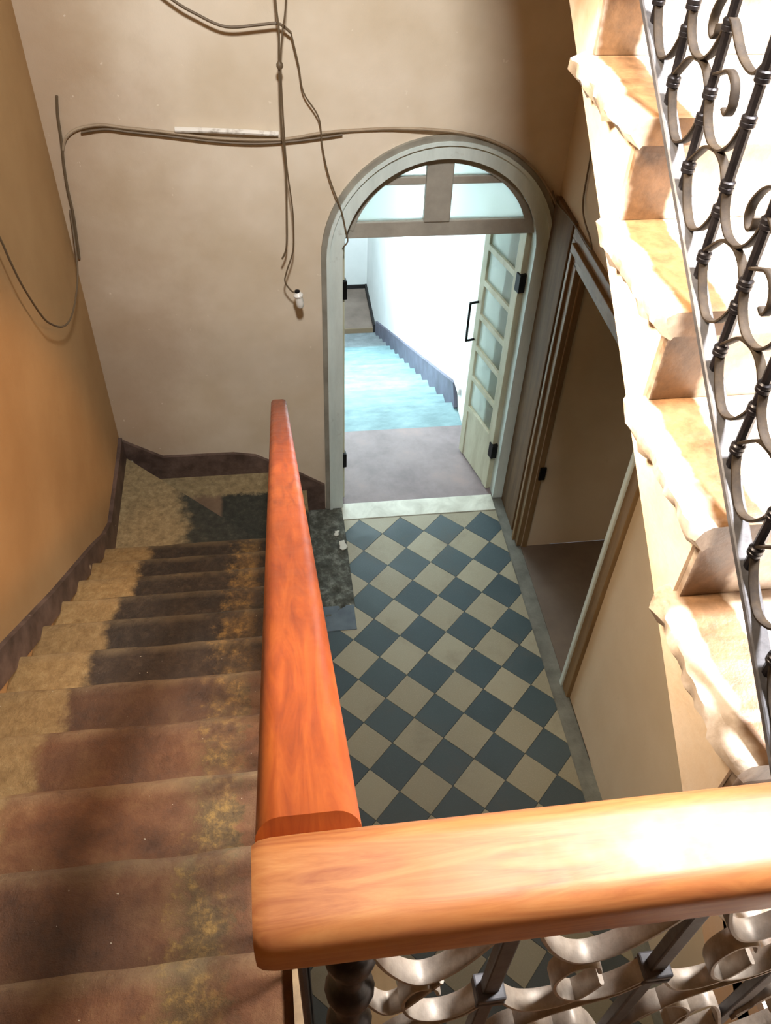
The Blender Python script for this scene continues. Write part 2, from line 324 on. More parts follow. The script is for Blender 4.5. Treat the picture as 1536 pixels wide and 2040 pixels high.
for i in range(-6, 10):
    for j in range(-26, 3):
        if (i + j) % 2: continue
        cx, cy = i * hd, j * hd
        dark = (j % 2 == 0)
        dmd = [(cx - hd + g, cy), (cx, cy - hd + g), (cx + hd - g, cy), (cx, cy + hd - g)]
        p = clip(dmd, lambda q: 0.147 - q[1]); p = clip(p, lambda q: 0.955 - q[0]) if p else p
        p = clip(p, lambda q: q[1] + 3.45) if p else p
        xl = -0.105 if cy > -0.70 else -0.525
        p = clip(p, lambda q: q[0] - xl) if p else p
        if len(p) < 3 or area2(p) < 0.0008: continue
        loc = Vector((cx, cy, random.uniform(-0.0008, 0.0006)))
        if area2(p) > 0.99 * area2(dmd):
            if dark not in full: full[dark] = tile_mesh([(q[0] - cx, q[1] - cy) for q in dmd], (0, 0, 0), 'tile_dark' if dark else 'tile_light')
            me = full[dark]
        else:
            me = tile_mesh([(q[0] - cx, q[1] - cy) for q in p], (0, 0, 0), 'tile_dark' if dark else 'tile_light')
        o = bpy.data.objects.new('tile', me); C.objects.link(o); o.parent = fl; o.location = loc - fl.location
obj('threshold', B(-0.11, 0.955, 0.152, 0.305, -0.012, 0.004, bev=0.003), 'threshold', parent=fl)
# broken plaster patch beside the tiles, with its slate slab and loose flakes
bm = bmesh.new(); nx_, ny_ = 18, 60; V = []
for a in range(nx_ + 1):
    for b_ in range(ny_ + 1):
        x = -0.34 + (0.235) * a / nx_; y = -0.70 + 0.98 * b_ / ny_
        e = min(a, nx_ - a) / 3; e2 = min(b_, ny_ - b_) / 3; k = min(1, e, e2)
        h = 0.004 + k * 0.014 * max(0, noise.noise(Vector((x * 14, y * 14, 1))) + 0.4) + k * 0.004 * noise.noise(Vector((x * 50, y * 50, 3)))
        V.append(bm.verts.new((x, y, h - 0.008)))
for a in range(nx_):
    for b_ in range(ny_):
        q = a * (ny_ + 1) + b_; bm.faces.new((V[q], V[q + 1], V[q + ny_ + 2], V[q + ny_ + 1]))
obj('rubble_patch', bm, 'rubble', parent=fl, smooth=True)
obj('slate_slab', B(-0.335, -0.112, -0.775, -0.585, -0.012, 0.004, bev=0.003), 'slate', parent=fl)
for (fx, fy, r_, nm) in ((-0.165, 0.02, 0.030, 0), (-0.135, -0.09, 0.045, 1)):
    bm = bmesh.new(); pts = []
    for k in range(11):
        a = 2 * math.pi * k / 11; rr = r_ * random.uniform(0.4, 1.1); pts.append((fx + rr * math.cos(a) * 0.8, fy + rr * math.sin(a)))
    prism(bm, pts, 'z', 0.014, 0.020)
    obj('plaster_flake', bm, 'flake', label=('larger pale plaster flake on the rubble patch beside the tiles' if nm else 'smaller pale plaster flake on the rubble patch, nearer the door'), cat='plaster flake', group='plaster flakes on the floor')

# ------------------------------------------------------------------ left staircase
XS0, XS1 = -1.478, -0.53
LN = [(-0.675, 0.765), (-0.935, 0.946), (-1.193, 1.116), (-1.451, 1.286), (-1.71, 1.456), (-1.975, 1.626), (-2.24, 1.796), (-2.51, 1.966), (-2.78, 2.136), (-3.055, 2.306), (-3.33, 2.476)]
st = thing('staircase', (-1.0, -1.8, 0), 'worn dark cement staircase with yellow paint left at its wall end, below the wooden rail', 'stairs')
def step_mesh(x0, x1, y0, y1, z1, z0, nz):
    """one step block: nosing at y1 (front, low side), slightly rounded and chipped"""
    bm = bmesh.new(); ly = bm.verts.layers.float.new('nosing_light'); N = 22; rows = []
    for k in range(N + 1):
        x = x0 + (x1 - x0) * k / N
        def j(s_, a=0.006): return a * noise.noise(Vector((x * 9, s_ * 3.1 + z1 * 7, y1 * 3)))
        rows.append([bm.verts.new(p) for p in ((x, y0, z0), (x, y1 - 0.02, z0), (x, y1 - 0.02 , z1 - 0.045), (x, y1 + j(1), z1 - 0.035 + j(2, .004)), (x, y1 + 0.004 + j(3), z1 - 0.012), (x, y1 - 0.012 + j(4), z1 + j(5, .004)), (x, y1 - 0.045 + j(7), z1 + j(5, .003)), (x, (y0 + y1) / 2, z1 + j(6, .004)), (x, y0, z1))])
    for a, b in zip(rows, rows[1:]):
        n = len(a)
        for q in range(n): bm.faces.new((a[q], a[(q + 1) % n], b[(q + 1) % n], b[q]))
    bm.faces.new(rows[0]); bm.faces.new(rows[-1][::-1])
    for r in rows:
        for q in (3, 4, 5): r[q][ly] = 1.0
    return bm
for k, (y, z) in enumerate(LN):
    yb = LN[k + 1][0] - 0.02 if k + 1 < len(LN) else -3.60
    zb = LN[k - 1][1] - 0.02 if k else 0.55
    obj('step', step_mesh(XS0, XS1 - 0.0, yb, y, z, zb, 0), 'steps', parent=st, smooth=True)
# winders at the foot
obj('step', PR([(XS0, -0.68), (XS1, -0.68), (XS1, -0.58), (-0.62, -0.545), (-1.455, 0.262), (XS0, 0.262)], 'z', 0.36, 0.57), 'winder', parent=st)
obj('step', PR([(XS0, 0.285), (XS0, -0.1), (-0.70, -0.68), (-0.56, -0.68), (-0.56, 0.285)], 'z', 0.18, 0.375), 'winder', parent=st)
obj('step', PR([(-1.0, 0.285), (-1.0, -0.68), (-0.345, -0.68), (-0.345, 0.285)], 'z', -0.01, 0.19), 'winder', parent=st)
# solid side under the flight
pts = [(-0.68, -0.01), (-0.68, 0.55)]
for k, (y, z) in enumerate(LN[1:]): pts += [(LN[k][0] - 0.05, LN[k][1] - 0.03), (y - 0.03, LN[k][1] - 0.03)]
pts = [(-0.70, -0.01), (-0.70, 0.54)] + [(y - 0.06, z - 0.13) for y, z in LN] + [(-3.60, LN[-1][1] - 0.15), (-3.60, -0.01)]
obj('side_wall', PR(pts, 'x', XS0, XS1 - 0.012), 'plaster', parent=st)
obj('edge_moulding', PR([(-0.66, 0.60), (-0.66, 0.78), (-3.33, 2.52), (-3.61, 2.52), (-3.61, 2.34), (-3.33, 2.34)], 'x', XS1, XS1 + 0.018), 'casing', parent=st)
# upper landing slab the photographer stands on
obj('floor_landing', B(XL, XR, YN, -3.602, 2.26, 2.476), 'steps', kind='structure')
# skirtings
sk = [(0.27, 0.56), (0.27, 0.735), (0.12, 0.72), (-0.434, 0.715), (-0.60, 0.80), (-0.832, 0.965), (-1.485, 1.392), (-2.02, 1.765), (-3.33, 2.64), (YN, 2.64), (YN, 2.47), (-3.30, 2.47), (-0.70, 0.74), (-0.62, 0.56)]
obj('baseboard_left', PR(sk, 'x', XL, XL + 0.022), 'skirting', kind='structure')
obj('baseboard_back', PR([(XL + 0.022, 0.56), (-1.40, 0.37), (-0.56, 0.37), (-0.54, 0.18), (-0.345, 0.18), (-0.34, -0.01), (-0.222, -0.01), (-0.222, 0.222), (-0.376, 0.336), (-0.66, 0.522), (-0.80, 0.55), (-1.24, 0.555), (XL + 0.022, 0.70)], 'y', YB - 0.022, YB), 'skirting', kind='structure')

# ------------------------------------------------------------------ arched doorway (door_1)
d1 = thing('door_1', (CX, YB, 0), kind='structure')
def archpath(r, z0=0.0, n=30, y=YB):
    return [(CX - r, y, z0)] + [(CX - r * math.cos(math.pi * k / n), y, ZS + r * math.sin(math.pi * k / n)) for k in range(n + 1)] + [(CX + r, y, z0)]
def arch_band(r0, r1, y0, y1, m, name, z0=0.0):
    """flat arched band between radii r0 and r1"""
    bm = bmesh.new(); A, B_ = archpath(r0, z0), archpath(r1, z0); rings = []
    for p, q in zip(A, B_): rings.append([bm.verts.new((p[0], y0, p[2])), bm.verts.new((q[0], y0, q[2])), bm.verts.new((q[0], y1, q[2])), bm.verts.new((p[0], y1, p[2]))])
    for a, b in zip(rings, rings[1:]):
        for j in range(4): bm.faces.new((a[j], a[(j + 1) % 4], b[(j + 1) % 4], b[j]))
    bm.faces.new(rings[0][::-1]); bm.faces.new(rings[-1]); return obj(name, bm, m, parent=d1, smooth=True)
arch_band(RI, 0.608, YB - 0.02, YB + 0.09, 'frame_paint', 'arch_frame')
arch_band(0.600, 0.618, YB - 0.032, YB + 0.02, 'frame_paint', 'inner_bead')
arch_band(0.616, RO, YB - 0.022, YB + 0.02, 'mould_paint', 'outer_moulding')
tr = obj('transom', B(CX - RI + 0.003, CX + RI - 0.003, YB + 0.03, YB + 0.075, 1.972, 2.06, bev=0.004), 'transom_backlit', parent=d1)
a0 = math.asin((2.03 - ZS) / RI)
bm = bmesh.new(); rings = []
for k in range(31):
    a = a0 + (math.pi - 2 * a0) * k / 30; cA, sA = -math.cos(a), math.sin(a); r0_, r1_ = RI - 0.04, RI - 0.003
    rings.append([bm.verts.new((CX + r_ * cA, y_, ZS + r_ * sA)) for r_, y_ in ((r0_, YB + 0.025), (r1_, YB + 0.025), (r1_, YB + 0.08), (r0_, YB + 0.08))])
for a_, b_ in zip(rings, rings[1:]):
    for j in range(4): bm.faces.new((a_[j], a_[(j + 1) % 4], b_[(j + 1) % 4], b_[j]))
bm.faces.new(rings[0][::-1]); bm.faces.new(rings[-1]); obj('transom_ring', bm, 'transom_backlit', parent=d1, smooth=True)
obj('mullion', B(0.335, 0.475, YB + 0.022, YB + 0.075, 2.055, ZS + RI - 0.002, bev=0.006), 'transom_backlit', parent=d1)
def chord(z, r): return math.sqrt(max(r * r - (z - ZS) ** 2, 0))
for x0, x1 in ((CX - chord(2.28, RI), 0.335), (0.475, CX + chord(2.28, RI))):
    obj('glazing_bar', B(x0, x1, YB + 0.034, YB + 0.07, 2.255, 2.297, bev=0.004), 'transom_backlit', parent=d1)
for side in (-1, 1):
    for zlo, zhi in ((2.055, 2.26), (2.29, ZS + RI - 0.01)):
        xm = 0.33 if side < 0 else 0.48; P_ = [(xm, zlo)]; n = 8
        out = [(CX + side * chord(zlo + (zhi - zlo) * k / n, RI - 0.02), zlo + (zhi - zlo) * k / n) for k in range(n + 1)]
        out = [p for p in out if (p[0] - xm) * side > 0]; P_ += out + [(xm, out[-1][1])]
        obj('pane', PR(P_, 'y', YB + 0.05, YB + 0.055), 'glass', parent=d1)
# door leaves: panelled below, six frosted panes above; built at the hinge and turned
def leaf(hx, hy, ang, mirror, lbl=None):
    L = thing('door_leaf', Vector((hx, hy, 0.012)) - d1.location); L.parent = d1
    if lbl: L['label'] = lbl
    W, H, T = 0.455, 1.95, 0.038; s_ = -1 if not mirror else 1
    def part(name, x0, x1, y0, y1, z0, z1, m, bev=0.003):
        bm = B(min(s_ * x0, s_ * x1), max(s_ * x0, s_ * x1), y0, y1, z0, z1, bev=bev); me = finish(bm, name, m, (0, 0, 0), False)
        o = bpy.data.objects.new(name, me); C.objects.link(o); o.parent = L; return o
    part('stile', 0, 0.07, 0, T, 0, H, 'door_paint'); part('stile', W - 0.06, W, 0, T, 0, H, 'door_paint')
    part('bottom_panel', 0.06, W - 0.05, 0.006, T - 0.006, 0, 0.43, 'door_paint'); part('rail', 0.065, W - 0.055, 0, T, 0.40, 0.45, 'door_paint'); part('rail', 0.065, W - 0.055, 0, T, H - 0.05, H, 'door_paint')
    zs = [0.45 + (H - 0.05 - 0.45) * k / 6 for k in range(7)]
    for k in range(1, 6): part('rail', 0.065, W - 0.055, 0, T, zs[k] - 0.02, zs[k] + 0.02, 'door_paint')
    for k in range(6): part('pane', 0.06, W - 0.05, T / 2 - 0.002, T / 2 + 0.002, zs[k] + 0.01, zs[k + 1] - 0.01, 'glass', 0)
    for z in (0.30, 1.58):
        part('hinge', -0.022, 0.030, -0.010, 0.052, z, z + 0.115, 'hinge', 0.004)
    bm = bmesh.new(); hx_ = s_ * (W - 0.02)
    sweep(bm, spline([(hx_, 0.0, 0.98), (hx_, -0.05, 0.98), (hx_ + s_*0.0, -0.058, 1.0), (hx_, -0.058, 1.24), (hx_, -0.05, 1.26), (hx_, 0.0, 1.26)], 5), circ(0.008, 8))
    me = finish(bm, 'handle', 'hinge', (0, 0, 0), True); o = bpy.data.objects.new('handle', me); C.objects.link(o); o.parent = L
    L.rotation_euler = (0, 0, math.radians(ang)); return L
leaf(0.925, 0.355, -76, False)
leaf(-0.080, 0.36, 97, True)

# casings on the right: band beside the arch and the side opening (door_2)
d2 = thing('door_2', (XR, -0.745, 0), kind='structure')
for name, y0, y1, z0, z1, pr_, m in (
        ('casing', OY1, OY1 + 0.055, 0, OZ + 0.0, 0.030, 'casing'), ('casing_bead', OY1 + 0.055, OY1 + 0.085, 0, OZ + 0.04, 0.045, 'casing'),
        ('casing', OY1 + 0.085, OY1 + 0.14, 0, OZ + 0.085, 0.024, 'casing'),
        ('casing', OY0 - 0.09, OY0, 0, OZ, 0.022, 'casing'), ('casing_bead', OY0 - 0.010, OY0 + 0.022, 0, OZ, 0.034, 'frame_paint'),
        ('head_casing', OY0 - 0.09, OY1 + 0.14, OZ + 0.085, OZ + 0.14, 0.024, 'casing'), ('head_bead', OY0 - 0.03, OY1 + 0.085, OZ + 0.04, OZ + 0.085, 0.045, 'casing'), ('head_casing', OY0 - 0.02, OY1 + 0.055, OZ - 0.015, OZ + 0.04, 0.030, 'casing')):
    obj(name, B(XR - pr_, XR + 0.01, y0, y1, z0, z1, bev=0.004), m, parent=d2)
obj('jamb', B(XR + 0.005, XR + 0.035, OY1 - 0.012, OY1, 0, OZ), 'casing', parent=d2)
obj('jamb', B(XR + 0.01, XR + 0.2, OY0, OY0 + 0.02, 0, OZ), 'casing', parent=d2)
obj('hinge', B(XR + 0.01, XR + 0.05, OY1 - 0.024, OY1 - 0.011, 0.62, 0.72, bev=0.003), 'hinge', parent=d2)
obj('trim_1', B(XR - 0.03, XR, OY1 + 0.15, YB - 0.03, 0, OZ + 0.15, bev=0.006), 'casing_shade', kind='structure')

# ------------------------------------------------------------------ hall beyond the door and its stairs down
HX = 0.90; HL = -0.62
obj('floor_hall', B(HL, HX, YB + 0.26, 1.08, -0.2, 0.0), 'hall_floor', kind='structure')
obj('door_sill', B(CX - RI, CX + RI, 0.305, YB + 0.262, -0.1, 0.001), 'hall_floor', parent=d1)
obj('wall_hall_right', PR([(YB + 0.26, -3.2), (7.5, -3.2), (7.5, 3.0), (YB + 0.26, 3.0)], 'x', HX, HX + 0.12), 'hall_wall', kind='structure')
obj('wall_hall_left', B(HL - 0.12, HL, YB + 0.26, 7.5, -3.2, 3.0), 'hall_wall', kind='structure')
obj('wall_hall_end', B(HL, HX, 7.24, 7.36, -3.2, 3.0), 'hall_wall', kind='structure')
obj('ceiling_hall', B(HL - 0.12, HX + 0.12, YB + 0.26, 7.5, 3.0, 3.1), 'hall_wall', kind='structure')
hs = thing('staircase', (0.2, 3.7, -2.53), 'pale blue painted staircase going down the hall beyond the arched door', 'stairs')
ny = 1.38; NR = 15; rise = 2.53 / NR; run = (5.95 - 1.38) / (NR - 1)
for k in range(NR):
    y0 = 1.08 if k == 0 else ny + run * (k - 1) - 0.02
    y1 = ny + run * k; z = -rise * k
    bm = bmesh.new(); prism(bm, [(y0, z), (y1 - 0.012, z), (y1, z - 0.012), (y1, z - 0.035), (y1 - 0.02, z - 0.045), (y1 - 0.02, z - rise - 0.03), (y0, z - rise - 0.03)], 'x', HL + 0.003, HX - 0.003)
    obj('step', bm, 'hall_steps', parent=hs)
def hz(y): return -rise * (y - ny) / run
obj('skirting', PR([(ny - 0.10, 0.02), (ny + 0.02, 0.17 + hz(ny)), (5.95, 0.17 + hz(5.95)), (5.95, hz(5.95) - 0.15), (ny, hz(ny) - 0.15)], 'x', HX - 0.03, HX - 0.002), 'hall_skirting', parent=hs)
obj('floor_hall_lower', B(HL, HX, 5.90, 7.24, -2.75, -2.53), 'hall_floor', kind='structure')
pf = obj('platform', B(HL, HX - 0.03, 6.18, 7.22, -2.53, -2.44, bev=0.004), 'platform', label='brown raised platform at the foot of the hall stairs', cat='platform')
obj('front_edge', B(HL, HX - 0.03, 6.165, 6.18, -2.53, -2.438), 'platform_edge', parent=pf)
obj('baseboard_hall', B(HX - 0.028, HX, 6.16, 7.24, -2.53, -2.38), 'black_skirting', kind='structure')
obj('baseboard_hall_end', B(HL, HX - 0.028, 7.222, 7.24, -2.44, -2.385), 'black_skirting', kind='structure')
obj('trim_2', B(HX - 0.02, HX, 1.24, 2.75, 0.165, 0.225, bev=0.004), 'hall_wall', kind='structure')

# ------------------------------------------------------------------ flight going up on the right
XF = 0.10
fs = thing('staircase', (0.55, -2.2, 2.476), 'bright limewashed staircase with marble treads rising at the right beside the iron scrollwork', 'stairs')
FY, FZ, FR, FH = -3.40, 3.166, 0.267, 0.1735
K0, K1 = -4, 10
def fn(k): return FY + FR * k, FZ + FH * k
pts = []
for k in range(K0, K1 + 1):
    y, z = fn(k); pts += [(y + 0.03, z - FH - 0.005), (y + 0.03, z - 0.035)]
yT, zT = fn(K1); pts += [(yT + 0.32, zT - 0.035), (yT + 0.32, zT - 0.26)]
def sof(y): return 2.935 + 0.6745 * (y + 3.321)
pts += [(-0.8, sof(-0.8)), (-3.58, sof(-3.58)), (-3.60, 2.48)]
pts = [p for p in pts]
y0_, z0_ = fn(K0)
obj('flight_body', PR([(y0_ + 0.03, 2.48)] + pts[1:], 'x', XF, XR - 0.002), 'limewash', parent=fs)
for k in range(K0, K1 + 1):
    y, z = fn(k); ye = y + FR + 0.045
    bm = bmesh.new(); N = 26; rows = []
    for q in range(N + 1):
        yy = y + (ye - y) * q / N
        def j(s_, a): return a * noise.noise(Vector((yy * 30, s_ * 5.3, k * 3.7))) + 0.5 * a * noise.noise(Vector((yy * 95, s_ * 2.3, k)))
        e = 0.012 if q in (0, N) else 0
        rows.append([bm.verts.new(p) for p in ((XR - 0.002, yy, z - 0.042), (XF + 0.004, yy, z - 0.042), (XF - 0.012 + e + j(1, .016), yy, z - 0.046 + j(2, .010)), (XF - 0.030 + e + j(3, .014), yy, z - 0.024 + j(4, .006)), (XF - 0.028 + e + j(5, .008), yy, z - 0.008), (XF - 0.014 + e, yy, z), (XR - 0.002, yy, z))])
    for a, b in zip(rows, rows[1:]):
        for q in range(7): bm.faces.new((a[q], a[(q + 1) % 7], b[(q + 1) % 7], b[q]))
    bm.faces.new(rows[0]); bm.faces.new(rows[-1][::-1])
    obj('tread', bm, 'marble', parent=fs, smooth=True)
    obj('riser', B(XF + 0.006, XR - 0.003, y + 0.018, y + 0.031, z - FH + 0.001, z - 0.036), 'marble', parent=fs)
# half landing at its head
obj('floor_half_landing', B(XL, XR, yT + 0.30, YB, zT - 0.22, zT), 'plaster', kind='structure')

# ------------------------------------------------------------------ wrought iron
STRIP = rrect(0.013, 0.0045, 0.0015, 1)
def strip(bm, pts, wid=0.013, th=0.0045, nrm=(1, 0, 0), sub=6):
    sweep(bm, spline(pts, sub), rrect(wid, th, 0.0012, 1), up=None if nrm is None else None) if False else ribbon(bm, spline(pts, sub), wid, th, Vector(nrm))
def ribbon(bm, path, wid, th, nrm):
    n = len(path); rings = []
    for i, p in enumerate(path):
        tg = (path[min(i + 1, n - 1)] - path[max(i - 1, 0)]).normalized(); s_ = nrm; u = tg.cross(s_).normalized()
        a, b = wid / 2, th / 2
        rings.append([bm.verts.new(p + s_ * x + u * y) for x, y in ((a, b * .6), (a * .8, b), (-a * .8, b), (-a, b * .6), (-a, -b * .6), (-a * .8, -b), (a * .8, -b), (a, -b * .6))])
    for r0, r1 in zip(rings, rings[1:]):
        for j in range(8): bm.faces.new((r0[j], r0[(j + 1) % 8], r1[(j + 1) % 8], r1[j]))
    bm.faces.new(rings[0][::-1]); bm.faces.new(rings[-1])
XB = 0.125
def zb(y): return 3.453 + 0.652 * (y + 2.991)
rl = thing('stair_railing', (XB, -3.6, 2.9), 'black wrought iron scroll railing standing on the bright upper flight at the right', 'railing')
bm = bmesh.new(); sweep(bm, [(XB, -3.62, zb(-3.62)), (XB, -0.95, zb(-0.95))], rrect(0.026, 0.012, 0.002, 1), up=(0, 0, 1)); obj('bottom_rail', bm, 'iron_rail', parent=rl)
SP = 0.118; yb0 = -2.84; bars = [yb0 + SP * k for k in range(-6, 16)]
TOPV = 0.86
bm = bmesh.new(); sweep(bm, [(XB, -3.66, zb(-3.66) + TOPV + 0.03), (XB, -0.95, zb(-0.95) + TOPV + 0.03)], rrect(0.07, 0.055, 0.02, 3), up=(0, 0, 1)); obj('handrail', bm, 'wood_front', parent=rl, smooth=True)
def sheared(yb, t, v): # t 0 at the upper bar, 1 at the lower (nearer) bar
    y = yb - SP * t; return Vector((XB, y, zb(y) + v))
PAT = [('scroll', [(0, .040), (.10, .022), (.28, .010), (.5, .012), (.73, .040), (.88, .072), (.97, .10)]),
       ('scroll', [(.03, .050), (.13, .070), (.30, .102), (.5, .124), (.66, .136), (.82, .140), (.98, .134)]),
       ('scroll', [(.02, .140), (.10, .122), (.24, .115), (.42, .120), (.65, .141), (.84, .174), (.97, .215)]),
       ('scroll', [(.03, .165), (.16, .182), (.33, .203), (.50, .207), (.58, .192), (.54, .174), (.44, .170)]),
       ('scroll', [(.97, .262), (.85, .248), (.72, .226), (.62, .198), (.62, .180), (.72, .176), (.80, .188), (.79, .200)]),
       ('scroll', [(.03, .232), (.12, .236), (.40, .236), (.66, .246), (.86, .262), (.98, .285)])]
base_pat = list(PAT)
for nm, p in base_pat: PAT.append((nm, [(1 - t_, TOPV - v) for t_, v in p]))
PAT.append(('scroll', [(.02, .33), (.2, .38), (.8, .46), (.98, .52)]))
meshes = {}
for i, yb in enumerate(bars):
    z0 = zb(yb)
    bm = bmesh.new(); path = [(XB, yb, z0 + 0.004), (XB, yb, z0 + TOPV)]
    sweep(bm, path, circ(0.0072, 8), up=(1, 0, 0)); obj('baluster', bm, 'iron', parent=rl, smooth=True)
    for v in (.036, .104, .138, .222, .275, TOPV - .275, TOPV - .222, TOPV - .138, TOPV - .104, TOPV - .036):
        z = z0 + v; bm = bmesh.new()
        lathe(bm, XB, yb, [(0.008, z - 0.008), (0.0102, z - 0.006), (0.0102, z - 0.001), (0.009, z), (0.0102, z + 0.001), (0.0102, z + 0.006), (0.008, z + 0.008)], 10)
        obj('collar', bm, 'iron', parent=rl, smooth=True)
    if i == 0: continue
    for q, (nm, p) in enumerate(PAT):
        if (q in (3, 5, 9, 11) and i % 2 == 0) or (q in (4, 10) and i % 2): continue
        bm = bmesh.new(); ribbon(bm, spline([sheared(yb, a, v) for a, v in p], 6), 0.013, 0.0045, Vector((1, 0, 0)))
        obj('scroll', bm, 'iron_grey', parent=rl, smooth=True)
# one rail over the front of the well
RY, RZ = -3.650, 3.570
fr = thing('landing_railing', (-0.46, RY, 2.476), 'level iron scroll railing with broad glossy orange wooden handrail, nearest the viewer', 'railing')
RP = rrect(0.079, 0.060, 0.019, 5)
bm = bmesh.new()
xs = [-0.524, -0.520, -0.512, -0.49] + [-0.45 + 0.06 * k for k in range(11)]
def sc(f): return [(a * f, b * f) for a, b in RP]
path = [Vector((x, RY, RZ)) for x in xs]; rings = []
for x in xs:
    f = 0.90 if x == -0.524 else 0.96 if x == -0.520 else 0.99 if x == -0.512 else 1
    rings.append([bm.verts.new((x, RY + a * f, RZ + b * f)) for a, b in RP])
for r0, r1 in zip(rings, rings[1:]):
    for j in range(len(RP)): bm.faces.new((r0[j], r0[(j + 1) % len(RP)], r1[(j + 1) % len(RP)], r1[j]))
bm.faces.new(rings[0]); bm.faces.new(rings[-1])
obj('handrail', bm, 'wood_front', parent=fr, smooth=True)
bx = [-0.327, -0.165, -0.020]
NB = Vector((0, 1, 0))
nw = bmesh.new(); x = -0.458
lathe(nw, x, RY, [(0.014, 2.47), (0.014, 3.03)] + [q for z in (3.06, 3.16, 3.26, 3.36, 3.45) for q in ((0.012, z - 0.03), (0.020, z - 0.018), (0.022, z), (0.018, z + 0.014), (0.013, z + 0.022))] + [(0.015, 3.54)], 14)
obj('newel', nw, 'iron', parent=fr, smooth=True)
for x in bx:
    obj('baluster', B(x - 0.008, x + 0.008, RY - 0.006, RY + 0.006, 2.50, 3.545, bev=0.002), 'iron_rail', parent=fr)
    for zc in (3.295, 2.78):
        for q in (-0.0055, 0.0055): obj('collar', B(x - 0.014, x + 0.014, RY - 0.0125, RY + 0.0125, zc + q - 0.0045, zc + q + 0.0045, bev=0.002), 'iron_rail', parent=fr)
obj('bottom_rail', B(-0.47, 0.05, RY - 0.013, RY + 0.013, 2.495, 2.507), 'iron_rail', parent=fr)
allx = [-0.458] + bx + [0.085]
for i in range(len(allx) - 1):
    a, b = allx[i], allx[i + 1]; w_ = b - a
    def P(u, z): return Vector((a + w_ * u, RY, z))
    arcs = [[(0.05, 3.500), (.22, 3.42), (.42, 3.375), (.62, 3.385), (.82, 3.44), (.97, 3.51)],                       # sagging arc between the bar heads
            [(.95, 3.300), (.80, 3.262), (.62, 3.252), (.45, 3.270), (.36, 3.315), (.42, 3.352), (.55, 3.355), (.60, 3.335)],   # C scroll left of the bar
            [(.05, 3.290), (.22, 3.246), (.42, 3.240), (.58, 3.262), (.66, 3.300)] if i else [(.05, 3.36), (.22, 3.30), (.35, 3.30), (.5, 3.34), (.6, 3.37)],
            [(.03, 3.100), (.18, 3.155), (.38, 3.205), (.62, 3.235), (.82, 3.255), (.97, 3.290)],                      # long S rising to the collar
            [(.05, 3.080), (.16, 3.160), (.34, 3.180), (.52, 3.150), (.56, 3.110), (.46, 3.090)],
            [(.97, 3.060), (.80, 3.130), (.66, 3.160), (.52, 3.130), (.50, 3.10)],
            [(.03, 3.02), (.3, 2.95), (.6, 2.98), (.97, 3.06)], [(.03, 2.80), (.3, 2.88), (.6, 2.90), (.97, 2.80)], [(.03, 2.76), (.3, 2.68), (.6, 2.70), (.97, 2.77)],
            [(.03, 2.55), (.3, 2.60), (.6, 2.60), (.97, 2.54)]]
    for p in arcs:
        bm = bmesh.new(); ribbon(bm, spline([P(u, z) for u, z in p], 7), 0.020, 0.005, NB); obj('scroll', bm, 'iron_front', parent=fr, smooth=True)
# rail down the left flight
E1 = Vector((-0.490, -0.45, 1.490)); E0 = Vector((-0.484, -3.617, RZ))
sr = thing('stair_railing', (-0.485, -2.0, 1.9), 'long orange-brown wooden handrail with thin iron balusters running down beside the dark stairs', 'railing')
dirv = (E1 - E0).normalized(); upv = Vector((1, 0, 0)).cross(dirv).normalized()
if upv.z < 0: upv = -upv
bm = bmesh.new(); rings = []; Lr = (E1 - E0).length
ts = [0.0] + [0.02 + (Lr - 0.05) * k / 14 for k in range(15)] + [Lr - 0.018, Lr - 0.008, Lr]
for t_ in ts:
    f = 0.72 if t_ == Lr else 0.88 if t_ == Lr - 0.008 else 0.97 if t_ == Lr - 0.018 else 1
    c_ = E0 + dirv * t_
    if t_ == 0.0: c_ = E0 + Vector((0, 0.0, 0.0))
    rings.append([bm.verts.new(c_ + Vector((1, 0, 0)) * a * 0.97 * f + upv * b * 0.97 * f) for a, b in RP])
for r0, r1 in zip(rings, rings[1:]):
    for j in range(len(RP)): bm.faces.new((r0[j], r0[(j + 1) % len(RP)], r1[(j + 1) % len(RP)], r1[j]))
bm.faces.new(rings[0]); bm.faces.new(rings[-1])
obj('handrail', bm, 'wood_side', parent=sr, smooth=True)
slope = dirv.z / dirv.y
def nosez(y):
    for (ya, za), (yb_, zb_) in zip(LN, LN[1:]):
        if yb_ <= y <= ya: return za + (zb_ - za) * (y - ya) / (yb_ - ya)
    return LN[0][1]
y = -0.80; k = 0
while y > -3.50:
    zt = E0.z + slope * (y - E0.y) - 0.03; zbot = nosez(y) - 0.06; x = -0.505
    bm = bmesh.new(); sweep(bm, [(x, y, zbot), (x, y, zt)], circ(0.0065, 8), up=(1, 0, 0))
    obj('baluster', bm, 'iron', parent=sr, smooth=True); y -= 0.135
bm = bmesh.new(); lathe(bm, -0.49, -0.50, [(0.020, 0.19), (0.020, 0.30), (0.014, 0.32), (0.014, 0.9), (0.020, 0.92), (0.014, 0.95), (0.014, 1.47)], 12); obj('newel', bm, 'iron', parent=sr, smooth=True)

